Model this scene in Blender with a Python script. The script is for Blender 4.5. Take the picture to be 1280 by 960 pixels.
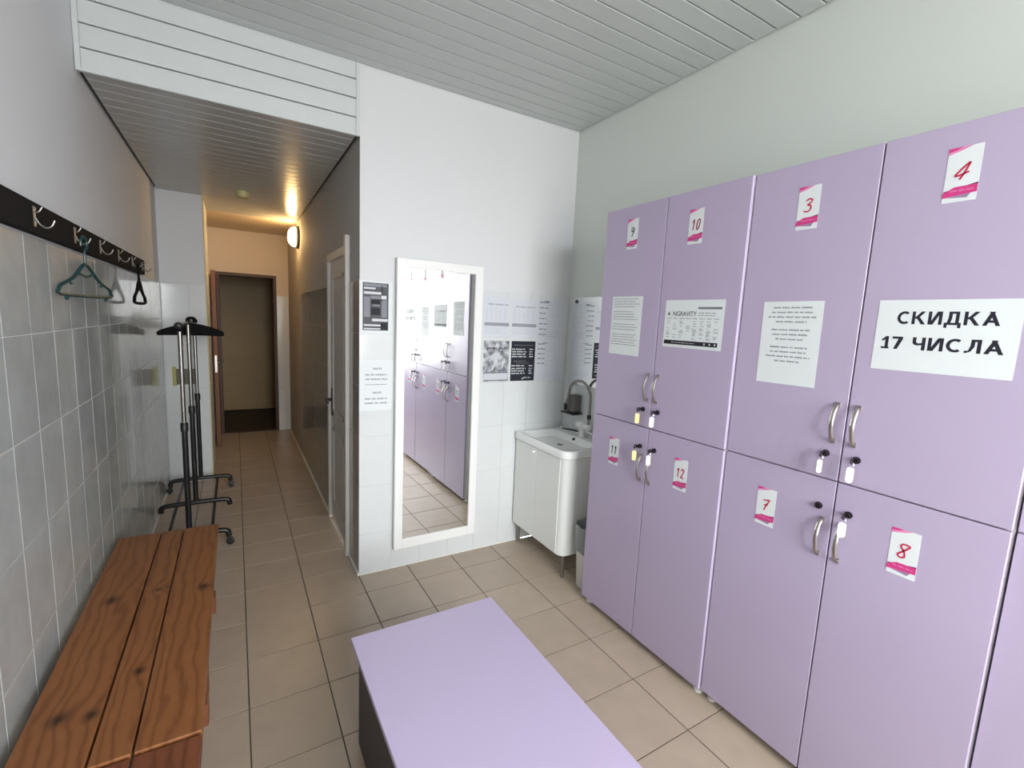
import bpy, bmesh, math, random
from mathutils import Vector, Matrix

# ------------------------------------------------------------------ scene reset
for o in list(bpy.data.objects):
    bpy.data.objects.remove(o)
scene = bpy.context.scene
C = scene.collection
PI = math.pi

# ------------------------------------------------------------------ camera (solved from floor tiles, sheets and slats)
CX, CZ, YAW, PITCH, ROLL, FPX = 0.5397, 1.5755, 0.5385, -0.1326, 0.0458, 581.28
fw = Vector((math.sin(YAW)*math.cos(PITCH), math.cos(YAW)*math.cos(PITCH), math.sin(PITCH)))
r0 = Vector((math.cos(YAW), -math.sin(YAW), 0)); u0 = r0.cross(fw)
rt = math.cos(ROLL)*r0 + math.sin(ROLL)*u0
up = -math.sin(ROLL)*r0 + math.cos(ROLL)*u0
cam_data = bpy.data.cameras.new('camera')
cam_data.sensor_fit = 'HORIZONTAL'; cam_data.sensor_width = 36.0
cam_data.lens = FPX/1280*36.0
cam_data.clip_start = 0.02
cam = bpy.data.objects.new('camera', cam_data); C.objects.link(cam)
cam.matrix_world = Matrix(((rt.x, up.x, -fw.x, CX), (rt.y, up.y, -fw.y, 0), (rt.z, up.z, -fw.z, CZ), (0, 0, 0, 1)))
scene.camera = cam

# ------------------------------------------------------------------ sky, exposure
world = bpy.data.worlds.new('overcast_sky'); scene.world = world
world.use_nodes = True
wb = world.node_tree.nodes['Background']
wb.inputs[0].default_value = (0.95, 0.985, 1.0, 1); wb.inputs[1].default_value = 7.0
wn = world.node_tree            # even overcast sky above the horizon, duller ground below it
wtc = wn.nodes.new('ShaderNodeTexCoord'); wsp = wn.nodes.new('ShaderNodeSeparateXYZ'); wmr = wn.nodes.new('ShaderNodeMapRange')
wmr.inputs['From Min'].default_value = -0.03; wmr.inputs['From Max'].default_value = 0.03
wmx = wn.nodes.new('ShaderNodeMix'); wmx.data_type = 'RGBA'; wmx.inputs[6].default_value = (0.62, 0.62, 0.61, 1); wmx.inputs[7].default_value = (0.96, 0.985, 1.0, 1)
wn.links.new(wtc.outputs['Generated'], wsp.inputs[0]); wn.links.new(wsp.outputs['Z'], wmr.inputs['Value'])
wn.links.new(wmr.outputs[0], wmx.inputs[0]); wn.links.new(wmx.outputs[2], wb.inputs[0])
vs = scene.view_settings
vs.view_transform = 'Standard'; vs.look = 'None'; vs.gamma = 1.0; vs.use_curve_mapping = False
vs.exposure = 1.90
# daylight portal in the window opening of the wall behind the camera (guides sky sampling, gives no light of its own)
WX0, WX1, WZ0, WZ1, YB = 0.55, 2.20, 0.80, 2.66, -1.75
pl = bpy.data.lights.new('window_portal', 'AREA'); pl.shape = 'RECTANGLE'
pl.size = WX1-WX0; pl.size_y = WZ1-WZ0; pl.cycles.is_portal = True
po = bpy.data.objects.new('window_portal', pl); C.objects.link(po)
po.location = ((WX0+WX1)/2, YB-0.12, (WZ0+WZ1)/2); po.rotation_euler = (PI/2, 0, 0)

# ------------------------------------------------------------------ solved dimensions of the place (metres)
XL = 2.2202; XR = 2.6207; YM = 2.7327; ZC = 2.8932; XC = 1.1445; ZK = 2.5324
YS = 4.9727; XS = 0.3223; YK = 5.6648; YE = 6.7939; ZT = 1.772
L0, L2, L4 = 1.9167, 1.1190, 0.3080
ZTOP, ZS, ZBOT = 2.157, 1.104, 0.04
YSTART = 1.775   # a vertical tile joint on the left wall

# ------------------------------------------------------------------ materials
def srgb(r, g, b):
    f = lambda c: c/12.92 if c <= 0.04045 else ((c+0.055)/1.055)**2.4
    return (f(r/255), f(g/255), f(b/255), 1)
MATS = {}
def mat(name, col, rough=0.5, metal=0.0, spec=0.5, bump=0.0, bscale=60, var=0.0, vscale=6, coat=0.0, emit=None, estr=0, objvar=0.0):
    m = bpy.data.materials.new(name); m.use_nodes = True
    nt = m.node_tree; b = nt.nodes['Principled BSDF']
    b.inputs['Base Color'].default_value = col; b.inputs['Roughness'].default_value = rough
    b.inputs['Metallic'].default_value = metal; b.inputs['Specular IOR Level'].default_value = spec
    b.inputs['Coat Weight'].default_value = coat; b.inputs['Coat Roughness'].default_value = 0.08
    tc = nt.nodes.new('ShaderNodeTexCoord')
    if var or objvar:
        mx = nt.nodes.new('ShaderNodeHueSaturation'); mx.inputs['Color'].default_value = col
        ad = nt.nodes.new('ShaderNodeMath'); ad.operation = 'ADD'; ad.inputs[0].default_value = 1.0; ad.inputs[1].default_value = 0
        if var:
            n = nt.nodes.new('ShaderNodeTexNoise'); n.inputs['Scale'].default_value = vscale; n.inputs['Detail'].default_value = 5
            nt.links.new(tc.outputs['Object'], n.inputs['Vector'])
            oi = nt.nodes.new('ShaderNodeObjectInfo'); n.noise_dimensions = '4D'
            sc = nt.nodes.new('ShaderNodeMath'); sc.operation = 'MULTIPLY'; sc.inputs[1].default_value = 37
            nt.links.new(oi.outputs['Random'], sc.inputs[0]); nt.links.new(sc.outputs[0], n.inputs['W'])
            mr = nt.nodes.new('ShaderNodeMapRange'); mr.inputs['From Min'].default_value = 0.3; mr.inputs['From Max'].default_value = 0.7
            mr.inputs['To Min'].default_value = 1-var; mr.inputs['To Max'].default_value = 1+var
            nt.links.new(n.outputs['Fac'], mr.inputs['Value']); nt.links.new(mr.outputs[0], ad.inputs[0])
        if objvar:
            oi2 = nt.nodes.new('ShaderNodeObjectInfo'); mr2 = nt.nodes.new('ShaderNodeMapRange')
            mr2.inputs['To Min'].default_value = -objvar; mr2.inputs['To Max'].default_value = objvar
            nt.links.new(oi2.outputs['Random'], mr2.inputs['Value']); nt.links.new(mr2.outputs[0], ad.inputs[1])
        nt.links.new(ad.outputs[0], mx.inputs['Value']); nt.links.new(mx.outputs[0], b.inputs['Base Color'])
    if bump:
        n2 = nt.nodes.new('ShaderNodeTexNoise'); n2.inputs['Scale'].default_value = bscale; n2.inputs['Detail'].default_value = 4
        nt.links.new(tc.outputs['Object'], n2.inputs['Vector'])
        bp = nt.nodes.new('ShaderNodeBump'); bp.inputs['Strength'].default_value = bump; bp.inputs['Distance'].default_value = 0.004
        nt.links.new(n2.outputs['Fac'], bp.inputs['Height']); nt.links.new(bp.outputs['Normal'], b.inputs['Normal'])
    if emit:
        b.inputs['Emission Color'].default_value = emit; b.inputs['Emission Strength'].default_value = estr
    MATS[name] = m
    return m

mat('plaster_white', srgb(215, 216, 218), 0.75, bump=0.08, bscale=30)
mat('plaster_right', srgb(213, 218, 213), 0.75, bump=0.08, bscale=30)
mat('plaster_cream', srgb(222, 208, 188), 0.75, bump=0.06, bscale=30)
mat('plaster_corridor_shade', srgb(186, 182, 178), 0.75, bump=0.06, bscale=30)  # corridor dimness put into the wall colour, darker than the room plaster
mat('grout_white', srgb(222, 222, 218), 0.8)
mat('grout_floor', srgb(92, 82, 72), 0.85)
mat('tile_grey', srgb(174, 178, 176), 0.09, spec=0.6, var=0.10, vscale=9, objvar=0.03)
mat('tile_white', srgb(216, 219, 219), 0.14, spec=0.5, var=0.015, vscale=8)
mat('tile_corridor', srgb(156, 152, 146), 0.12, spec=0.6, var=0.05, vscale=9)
mat('tile_floor', srgb(176, 160, 143), 0.30, spec=0.45, var=0.05, vscale=10, objvar=0.03, bump=0.03, bscale=90)
mat('slat_white', srgb(190, 195, 193), 0.32, spec=0.5)
mat('slat_corridor', srgb(182, 184, 181), 0.24, spec=0.5)
mat('slat_fascia', srgb(202, 207, 207), 0.35, spec=0.5)
mat('slat_gap', srgb(70, 70, 68), 0.8)
mat('trim_white', srgb(230, 230, 226), 0.45)
mat('trim_yellowed', srgb(196, 186, 132), 0.5)
mat('lavender', srgb(181, 168, 194), 0.30, spec=0.5, var=0.012, vscale=2.5)
mat('lavender_top', srgb(188, 175, 204), 0.35, spec=0.5)
mat('lavender_edge', srgb(200, 182, 214), 0.3, spec=0.5)
mat('carcass_white', srgb(212, 208, 206), 0.5)
mat('base_dark', srgb(62, 56, 64), 0.5)
mat('satin_nickel', srgb(190, 184, 178), 0.30, metal=1.0)
mat('chrome', srgb(205, 205, 205), 0.10, metal=1.0)
mat('chrome_dark', srgb(96, 92, 98), 0.2, metal=1.0)
mat('steel_brushed', srgb(150, 148, 144), 0.35, metal=1.0)
mat('black_plastic', srgb(24, 24, 25), 0.45)
mat('black_paint', srgb(22, 22, 23), 0.35)
mat('black_board', srgb(30, 28, 28), 0.85, spec=0.12)
mat('black_matte', srgb(13, 13, 14), 0.75, spec=0.15)
mat('green_plastic', srgb(22, 58, 60), 0.35)
mat('tag_white', srgb(252, 246, 240), 0.4)
mat('tag_yellow', srgb(250, 238, 170), 0.4)
mat('paper', srgb(222, 227, 228), 0.7)
mat('paper_grey', srgb(208, 211, 218), 0.7)
mat('ink_black', srgb(22, 22, 30), 0.7)
mat('ink_grey', srgb(120, 122, 128), 0.7)
mat('ink_mid', srgb(150, 152, 160), 0.7)
mat('ink_pale', srgb(186, 188, 194), 0.7)
mat('ink_navy', srgb(24, 24, 40), 0.7)
mat('ink_red', srgb(196, 24, 72), 0.6)
mat('ink_darkred', srgb(150, 20, 56), 0.6)
mat('ink_magenta', srgb(206, 56, 128), 0.6)
mat('ink_pink', srgb(222, 138, 182), 0.6)
mat('ink_purple', srgb(86, 22, 66), 0.6)
mat('ink_violetgrey', srgb(150, 128, 160), 0.6)
mat('photo_dark', srgb(58, 60, 66), 0.5)
mat('photo_mid', srgb(118, 120, 128), 0.5)
mat('photo_light', srgb(200, 202, 208), 0.5)
mat('mirror_glass', (0.93, 0.95, 0.94, 1), 0.005, metal=1.0)
mat('mirror_edge', srgb(150, 170, 165), 0.2)
mat('frame_white', srgb(238, 238, 236), 0.4)
mat('door_white', srgb(206, 202, 196), 0.4)
mat('ceramic', srgb(240, 241, 240), 0.10, spec=0.6)
mat('laminate_white', srgb(234, 236, 233), 0.35)
mat('plastic_white', srgb(232, 232, 230), 0.35)
mat('plastic_grey', srgb(104, 102, 98), 0.4)
mat('bag_grey', srgb(150, 156, 156), 0.45)
mat('wood_door', srgb(118, 72, 40), 0.5)
mat('wood_frame', srgb(72, 44, 26), 0.5)
mat('beige_door', srgb(172, 146, 104), 0.5, var=0.05, vscale=4)
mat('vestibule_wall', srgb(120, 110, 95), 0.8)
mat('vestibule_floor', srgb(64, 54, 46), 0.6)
mat('box_brown', srgb(104, 98, 86), 0.5)
mat('box_yellow', srgb(176, 170, 96), 0.5)
mat('lens_cream', srgb(226, 206, 150), 0.4)
mat('hole_black', srgb(12, 12, 12), 0.8)
mat('lamp_globe', srgb(255, 236, 200), 0.4, emit=(1.0, 0.62, 0.25, 1), estr=14.0)
mat('facade_white', srgb(225, 225, 220), 0.6)
M = MATS

def glass_pane():
    m = bpy.data.materials.new('window_pane'); m.use_nodes = True; nt = m.node_tree
    for n in list(nt.nodes): nt.nodes.remove(n)
    out = nt.nodes.new('ShaderNodeOutputMaterial'); mix = nt.nodes.new('ShaderNodeMixShader'); mix.inputs[0].default_value = 0.06
    tr = nt.nodes.new('ShaderNodeBsdfTransparent'); gl = nt.nodes.new('ShaderNodeBsdfGlossy'); gl.inputs['Roughness'].default_value = 0.02
    nt.links.new(tr.outputs[0], mix.inputs[1]); nt.links.new(gl.outputs[0], mix.inputs[2]); nt.links.new(mix.outputs[0], out.inputs[0])
    MATS['window_pane'] = m
glass_pane()

def wood(name, c_light, c_dark, knots, seed, rings=62.0):
    """pine plank: long grain along local Y, wavy growth rings, dark knots at (x, y, radius)"""
    m = bpy.data.materials.new(name); m.use_nodes = True; nt = m.node_tree; N = nt.nodes; Lk = nt.links
    b = N['Principled BSDF']; b.inputs['Roughness'].default_value = 0.42
    tc = N.new('ShaderNodeTexCoord'); sep = N.new('ShaderNodeSeparateXYZ'); Lk.new(tc.outputs['Object'], sep.inputs[0])
    def math_(op, a, c, cl=False):
        n = N.new('ShaderNodeMath'); n.operation = op; n.use_clamp = cl
        for i, v in enumerate((a, c)):
            if v is None: continue
            if isinstance(v, (int, float)): n.inputs[i].default_value = v
            else: Lk.new(v, n.inputs[i])
        return n.outputs[0]
    mp = N.new('ShaderNodeMapping'); mp.inputs['Scale'].default_value = (4.0, 1.0, 1.0); mp.inputs['Location'].default_value = (seed*3.1, seed*7.7, seed)
    Lk.new(tc.outputs['Object'], mp.inputs['Vector'])
    ns = N.new('ShaderNodeTexNoise'); ns.inputs['Scale'].default_value = 3.2; ns.inputs['Detail'].default_value = 3; Lk.new(mp.outputs[0], ns.inputs['Vector'])
    nsc = math_('SUBTRACT', ns.outputs['Fac'], 0.5)
    coord = math_('ADD', sep.outputs['X'], math_('MULTIPLY', nsc, 0.10))
    kmask = None
    for (kx, ky, kr) in knots:
        dx = math_('SUBTRACT', sep.outputs['X'], kx); dy = math_('MULTIPLY', math_('SUBTRACT', sep.outputs['Y'], ky), 0.8)
        d2 = math_('ADD', math_('MULTIPLY', dx, dx), math_('MULTIPLY', dy, dy))
        g = math_('POWER', 2.718, math_('MULTIPLY', d2, -1.0/(2*(kr*2.4)**2)))
        coord = math_('ADD', coord, math_('MULTIPLY', g, 0.022))
        k = math_('POWER', 2.718, math_('MULTIPLY', d2, -1.0/(2*(kr*0.75)**2)))
        kmask = k if kmask is None else math_('MAXIMUM', kmask, k)
    s = math_('SINE', math_('MULTIPLY', coord, rings*2*PI/2.2), None)
    s = math_('ADD', math_('MULTIPLY', s, 0.5), 0.5)
    n2 = N.new('ShaderNodeTexNoise'); n2.inputs['Scale'].default_value = 14; n2.inputs['Detail'].default_value = 4; Lk.new(mp.outputs[0], n2.inputs['Vector'])
    f = math_('ADD', math_('MULTIPLY', math_('POWER', s, 3.0), 0.52), math_('MULTIPLY', n2.outputs['Fac'], 0.5), True)
    cr = N.new('ShaderNodeMix'); cr.data_type = 'RGBA'; cr.inputs[6].default_value = c_light; cr.inputs[7].default_value = c_dark
    Lk.new(f, cr.inputs[0]); colr = cr.outputs[2]
    if kmask is not None:
        km = N.new('ShaderNodeMix'); km.data_type = 'RGBA'; km.inputs[7].default_value = srgb(44, 20, 10)
        Lk.new(math_('MULTIPLY', kmask, 0.95, True), km.inputs[0]); Lk.new(colr, km.inputs[6]); colr = km.outputs[2]
    Lk.new(colr, b.inputs['Base Color'])
    bp = N.new('ShaderNodeBump'); bp.inputs['Strength'].default_value = 0.12; bp.inputs['Distance'].default_value = 0.003
    Lk.new(f, bp.inputs['Height']); Lk.new(bp.outputs['Normal'], b.inputs['Normal'])
    MATS[name] = m
    return m
PINE_L, PINE_D = srgb(144, 92, 52), srgb(104, 58, 28)
RED_L, RED_D = srgb(122, 70, 44), srgb(86, 44, 26)

# ------------------------------------------------------------------ mesh helpers
def bm_():
    return bmesh.new()
def box(bm, x0, x1, y0, y1, z0, z1):
    x0, x1 = sorted((x0, x1)); y0, y1 = sorted((y0, y1)); z0, z1 = sorted((z0, z1))
    v = [bm.verts.new(p) for p in ((x0,y0,z0),(x1,y0,z0),(x1,y1,z0),(x0,y1,z0),(x0,y0,z1),(x1,y0,z1),(x1,y1,z1),(x0,y1,z1))]
    for f in ((0,3,2,1),(4,5,6,7),(0,1,5,4),(1,2,6,5),(2,3,7,6),(3,0,4,7)):
        bm.faces.new([v[i] for i in f])
    return bm
def bevel(bm, w, seg=2):
    bmesh.ops.bevel(bm, geom=list(bm.edges), offset=w, segments=seg, affect='EDGES', profile=0.5)
    return bm
def bbox(x0, x1, y0, y1, z0, z1, w=0.002, seg=2):
    return bevel(box(bm_(), x0, x1, y0, y1, z0, z1), w, seg)
def tube(bm, pts, r, n=10, caps=True, closed=False, flat=None):
    """sweep a circle (or an ellipse flat=(ra, rb)) along a polyline; r may be a list"""
    pts = [Vector(p) for p in pts]; k = len(pts)
    rs = r if isinstance(r, (list, tuple)) else [r]*k
    tans = []
    for i in range(k):
        if closed: t = pts[(i+1) % k]-pts[i-1]
        else: t = pts[min(i+1, k-1)]-pts[max(i-1, 0)]
        tans.append(t.normalized())
    ref = Vector((0, 0, 1)) if abs(tans[0].z) < 0.9 else Vector((1, 0, 0))
    nrm = (ref-tans[0]*ref.dot(tans[0])).normalized()
    rings = []
    for i in range(k):
        nrm = (nrm-tans[i]*nrm.dot(tans[i])).normalized(); bn = tans[i].cross(nrm)
        ring = []
        for j in range(n):
            a = 2*PI*j/n
            ra, rb = (rs[i]*flat[0], rs[i]*flat[1]) if flat else (rs[i], rs[i])
            ring.append(bm.verts.new(pts[i]+nrm*(math.cos(a)*ra)+bn*(math.sin(a)*rb)))
        rings.append(ring)
    m = k if closed else k-1
    for i in range(m):
        a, b = rings[i], rings[(i+1) % k]
        for j in range(n):
            bm.faces.new((a[j], a[(j+1) % n], b[(j+1) % n], b[j]))
    if caps and not closed:
        bm.faces.new(rings[0][::-1]); bm.faces.new(rings[-1])
    return bm
def lathe(bm, prof, cx=0, cy=0, n=24, axis='Z', caps=True):
    rings = []
    for (r, h) in prof:
        ring = []
        for j in range(n):
            a = 2*PI*j/n
            if axis == 'Z': p = (cx+r*math.cos(a), cy+r*math.sin(a), h)
            elif axis == 'X': p = (h, cx+r*math.cos(a), cy+r*math.sin(a))
            else: p = (cx+r*math.cos(a), h, cy+r*math.sin(a))
            ring.append(bm.verts.new(p))
        rings.append(ring)
    for a, b in zip(rings, rings[1:]):
        for j in range(n): bm.faces.new((a[j], a[(j+1) % n], b[(j+1) % n], b[j]))
    if caps:
        bm.faces.new(rings[0][::-1]); bm.faces.new(rings[-1])
    return bm
def smooth_path(pts, sub=5, closed=False):
    P = [Vector(p) for p in pts]; k = len(P); out = []
    rng = range(k) if closed else range(k-1)
    for i in rng:
        p1, p2 = P[i], P[(i+1) % k]
        p0 = P[i-1] if (closed or i > 0) else p1*2-p2
        p3 = P[(i+2) % k] if (closed or i+2 < k) else p2*2-p1
        for s in range(sub):
            t = s/sub
            out.append(0.5*((2*p1)+(p2-p0)*t+(2*p0-5*p1+4*p2-p3)*t*t+(3*p1-p0-3*p2+p3)*t**3))
    if not closed: out.append(P[-1])
    return out
def rrect(x0, x1, y0, y1, rads, n=6):
    """corner radii in order (x0,y0),(x1,y0),(x1,y1),(x0,y1)"""
    pts = []
    for (cx, cy, sx, sy, a0), r in zip(((x0, y0, 1, 1, PI), (x1, y0, -1, 1, 1.5*PI), (x1, y1, -1, -1, 0), (x0, y1, 1, -1, 0.5*PI)), rads):
        for k in range(n+1):
            a = a0+0.5*PI*k/n
            pts.append((cx+sx*r+r*math.cos(a), cy+sy*r+r*math.sin(a)))
    return pts
def to_mesh(bm, name, smooth=False):
    bmesh.ops.recalc_face_normals(bm, faces=list(bm.faces))
    me = bpy.data.meshes.new(name); bm.to_mesh(me); bm.free()
    if smooth:
        for f in me.polygons: f.use_smooth = True
        try: me.set_sharp_from_angle(angle=math.radians(40))
        except Exception: pass
    return me
def obj(name, bm, material, parent=None, loc=(0, 0, 0), smooth=False):
    me = bm if isinstance(bm, bpy.types.Mesh) else to_mesh(bm, name, smooth)
    if not me.materials: me.materials.append(M[material])
    o = bpy.data.objects.new(name, me); C.objects.link(o); o.location = loc
    if parent is not None: o.parent = parent
    return o
def tag(o, label, cat=None, group=None, kind=None):
    o['label'] = label
    if cat: o['category'] = cat
    if group: o['group'] = group
    if kind: o['kind'] = kind
    return o
def thing(name, label, cat, loc=(0, 0, 0), rotz=0.0, group=None):
    o = bpy.data.objects.new(name, None); C.objects.link(o); o.empty_display_size = 0.05
    o.location = loc; o.rotation_euler = (0, 0, rotz)
    return tag(o, label, cat, group)
def struct(name, bm, material, label, cat):
    return tag(obj(name, bm, material), label, cat, kind='structure')

# plates (tiles and slats): local x, y span the face, +z is the face normal; the top face lies at z = 0
_plate = {}
def plate_mesh(w, h, t, c, material, name):
    key = (round(w, 4), round(h, 4), t, c, material, name)
    if key in _plate: return _plate[key]
    bm = bm_(); lv = []
    for z, i in ((-t, 0), (-c, 0), (0, c)):
        lv.append([bm.verts.new(p) for p in ((-w/2+i, -h/2+i, z), (w/2-i, -h/2+i, z), (w/2-i, h/2-i, z), (-w/2+i, h/2-i, z))])
    bm.faces.new(lv[0][::-1]); bm.faces.new(lv[2])
    for a, b in zip(lv, lv[1:]):
        for j in range(4): bm.faces.new((a[j], a[(j+1) % 4], b[(j+1) % 4], b[j]))
    me = to_mesh(bm, name); me.materials.append(M[material]); _plate[key] = me
    return me
FR = {'floor': ((1,0,0),(0,1,0),(0,0,1)), 'left': ((0,1,0),(0,0,1),(1,0,0)), 'front': ((1,0,0),(0,0,1),(0,-1,0)),
      'right': ((0,-1,0),(0,0,1),(-1,0,0)), 'ceil': ((1,0,0),(0,-1,0),(0,0,-1))}
def plate(name, frame, centre, w, h, t, c, material, parent, tilt=0.0):
    me = plate_mesh(w, h, t, c, material, name)
    o = bpy.data.objects.new(name, me); C.objects.link(o)
    x, y, z = (Vector(a) for a in FR[frame])
    R = Matrix((x, y, z)).transposed()
    if tilt: R = R @ Matrix.Rotation(rnd.uniform(-tilt, tilt), 3, 'X') @ Matrix.Rotation(rnd.uniform(-tilt, tilt), 3, 'Y')
    o.matrix_world = Matrix.Translation(Vector(centre)) @ R.to_4x4()
    o.parent = parent
    return o
rnd = random.Random(7)
def cuts(a, b, start, pitch):
    """interval edges from a to b with joints at start + k*pitch"""
    k = math.ceil((a-start)/pitch+1e-6); e = [a]
    while start+k*pitch < b-1e-4:
        v = start+k*pitch
        if v-e[-1] > 0.012: e.append(v)
        k += 1
    if b-e[-1] < 0.012 and len(e) > 1: e[-1] = b
    else: e.append(b)
    return e
ZJ = cuts(0.0, ZT, 0.255, 0.304)
def wall_tiles(parent, frame, plane, a0, a1, start, pitch, material, skip=None, tilt=0.0022, zj=None, joint=0.003):
    ed = cuts(a0, a1, start, pitch)
    for p, q in zip(ed, ed[1:]):
        for z0, z1 in zip((zj or ZJ), (zj or ZJ)[1:]):
            if skip and skip(p, q, z0, z1): continue
            cu, cz = (p+q)/2, (z0+z1)/2
            c = {'left': (plane, cu, cz), 'right': (plane, cu, cz), 'front': (cu, plane, cz)}[frame]
            plate('tile', frame, c, q-p-joint, z1-z0-joint, 0.006, 0.0012, material, parent, tilt)

# ------------------------------------------------------------------ room shell
W = 0.10      # wall thickness
D = 0.003     # depth of the joints behind the tile faces
# floor: grout bed plus single tiles
bm = box(bm_(), -W, XR+W, YB-W, YM, -0.12, -D); box(bm, -W, XC+W, YM, YE+0.05, -0.12, -D)
floor = struct('floor', bm, 'grout_floor', 'beige square floor tiles with dark joints through room and corridor', 'floor')
ex = cuts(0.0, XR, 0.544, 0.30); ey = cuts(YB, YE, 2.232, 0.30)
for xa, xb in zip(ex, ex[1:]):
    for ya, yb in zip(ey, ey[1:]):
        if xa > XC-0.02:
            if ya >= YM-0.005: continue
            yb = min(yb, YM)
        plate('tile', 'floor', ((xa+xb)/2, (ya+yb)/2, 0), xb-xa-0.005, yb-ya-0.005, 0.008, 0.0006, 'tile_floor', floor, 0.0008)

# left wall
wl = struct('wall_left', box(bm_(), -W, -D, YB-W, YS+W, 0, ZC+0.1), 'plaster_white', 'white plaster left wall with grey marbled tiles below the coat rack', 'wall')
wall_tiles(wl, 'left', 0.0, YB, YS, YSTART, 0.2085, 'tile_grey')
# pillar narrowing the corridor
pw = struct('wall_pillar', box(bm_(), -W, XS, YS+D, YK, 0, ZC), 'plaster_white', 'white tiled corner pillar behind the clothes rack', 'wall')
wall_tiles(pw, 'front', YS, 0.002, XS, 0.20, 0.2085, 'tile_white', zj=ZJ)
struct('wall_corridor_left', box(bm_(), -W, 0.25, YK, YE+0.1, 0, ZC), 'plaster_cream', 'cream plaster wall beside the open brown door', 'wall')
obj('corner_trim', box(bm_(), XS-0.002, XS+0.006, YS-0.002, YS+0.014, 0, ZK), 'trim_yellowed', pw)
# mirror wall
wf = struct('wall_front', box(box(bm_(), XC+0.10, XR+W, YM+0.008, YM+0.12, 0, ZC+0.1), XC+D, XR+W, YM+D, YM+0.008, 0, ZC+0.1), 'plaster_white', 'bright white wall with the tall mirror and white tiled dado', 'wall')
wall_tiles(wf, 'front', YM, XC, XR, 1.337, 0.1925, 'tile_white', tilt=0.001, joint=0.002)
# right wall
wr = struct('wall_right', box(bm_(), XR+D, XR+W, YB-W, YM+0.1, 0, ZC+0.1), 'plaster_right', 'white right wall rising above the lavender lockers', 'wall')
wall_tiles(wr, 'right', XR, 1.70, YM, 2.60, 0.20, 'tile_white', tilt=0.001, joint=0.002)
# corridor right wall with its doorway
DY0, DY1, DZ = 3.005, 3.735, 1.995
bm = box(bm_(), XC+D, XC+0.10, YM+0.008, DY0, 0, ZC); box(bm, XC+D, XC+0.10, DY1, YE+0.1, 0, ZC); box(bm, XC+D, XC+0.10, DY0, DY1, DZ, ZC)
wc = struct('wall_corridor_right', bm, 'plaster_corridor_shade', 'corridor wall with white panelled door and glossy tiles', 'wall')
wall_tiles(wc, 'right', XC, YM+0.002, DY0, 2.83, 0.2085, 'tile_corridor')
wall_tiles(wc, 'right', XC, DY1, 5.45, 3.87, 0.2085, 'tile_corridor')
# end wall with doorway and vestibule behind it
EX0, EX1, EZ = 0.35, 1.005, 2.02
bm = box(bm_(), 0.25, EX0, YE+D, YE+0.12, 0, ZC); box(bm, EX1, XC+0.1, YE+D, YE+0.12, 0, ZC); box(bm, EX0, EX1, YE+D, YE+0.12, EZ, ZC)
we = struct('wall_corridor_end', bm, 'plaster_cream', 'cream end wall of the corridor around the brown doorway', 'wall')
wall_tiles(we, 'front', YE, EX1+0.002, XC, 1.5, 0.2, 'tile_white', zj=ZJ)
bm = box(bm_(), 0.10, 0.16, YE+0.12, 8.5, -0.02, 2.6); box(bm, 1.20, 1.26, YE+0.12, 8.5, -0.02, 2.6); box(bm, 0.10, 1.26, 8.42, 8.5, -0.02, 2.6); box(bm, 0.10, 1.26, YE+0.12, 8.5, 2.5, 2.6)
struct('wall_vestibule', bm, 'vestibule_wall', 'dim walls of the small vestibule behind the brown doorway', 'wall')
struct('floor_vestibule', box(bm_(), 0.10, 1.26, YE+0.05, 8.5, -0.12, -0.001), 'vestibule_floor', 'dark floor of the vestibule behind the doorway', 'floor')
# back wall with window (behind the camera)
bm = box(bm_(), -W, WX0, YB-0.2, YB, 0, ZC+0.1); box(bm, WX1, XR+W, YB-0.2, YB, 0, ZC+0.1)
box(bm, WX0, WX1, YB-0.2, YB, 0, WZ0); box(bm, WX0, WX1, YB-0.2, YB, WZ1, ZC+0.1)
struct('wall_back', bm, 'plaster_white', 'white wall with the window behind the viewer', 'wall')
fr = bm_(); t = 0.05
for (a, b, c, d) in ((WX0, WX1, WZ0, WZ0+t), (WX0, WX1, WZ1-t, WZ1), (WX0, WX0+t, WZ0, WZ1), (WX1-t, WX1, WZ0, WZ1), ((WX0+WX1)/2-0.035, (WX0+WX1)/2+0.035, WZ0, WZ1)):
    box(fr, a, b, YB-0.16, YB-0.10, c, d)
win = struct('window_1', fr, 'frame_white', 'white framed double window behind the viewer', 'window')
for a, b in ((WX0+t, (WX0+WX1)/2-0.035), ((WX0+WX1)/2+0.035, WX1-t)):
    obj('pane', box(bm_(), a, b, YB-0.134, YB-0.13, WZ0+t, WZ1-t), 'window_pane', win)
obj('window_sill', bbox(WX0-0.04, WX1+0.04, YB-0.10, YB+0.12, WZ0-0.03, WZ0, 0.004), 'frame_white', win)

# slatted ceilings
cl = struct('ceiling', box(bm_(), -W, XR+W, YB-W, YM+0.1, ZC+0.016, ZC+0.1), 'slat_gap', 'pale grey slatted metal ceiling of the changing room', 'ceiling')
e = cuts(YB, YM, 2.665, 0.1008)
for a, b in zip(e, e[1:]):
    plate('slat', 'ceil', (XR/2, (a+b)/2, ZC), XR-0.014, b-a-0.007, 0.012, 0.002, 'slat_white', cl, 0.0006)
ck = struct('ceiling_corridor', box(bm_(), -W, XC+0.05, YM+0.03, YK, ZK+0.016, ZK+0.1), 'slat_gap', 'lower slatted metal ceiling over the corridor', 'ceiling')
e = cuts(YM+0.02, YK, 2.82, 0.1)
for a, b in zip(e, e[1:]):
    x1 = XC-0.014
    plate('slat', 'ceil', ((0.014+x1)/2, (a+b)/2, ZK), x1-0.014, b-a-0.006, 0.012, 0.003, 'slat_corridor', ck, 0.0012)
struct('ceiling_corridor_end', box(bm_(), 0.2, XC+0.05, YK, YE+0.1, ZK, ZK+0.1), 'plaster_cream', 'plain cream ceiling at the corridor end', 'ceiling')
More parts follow.
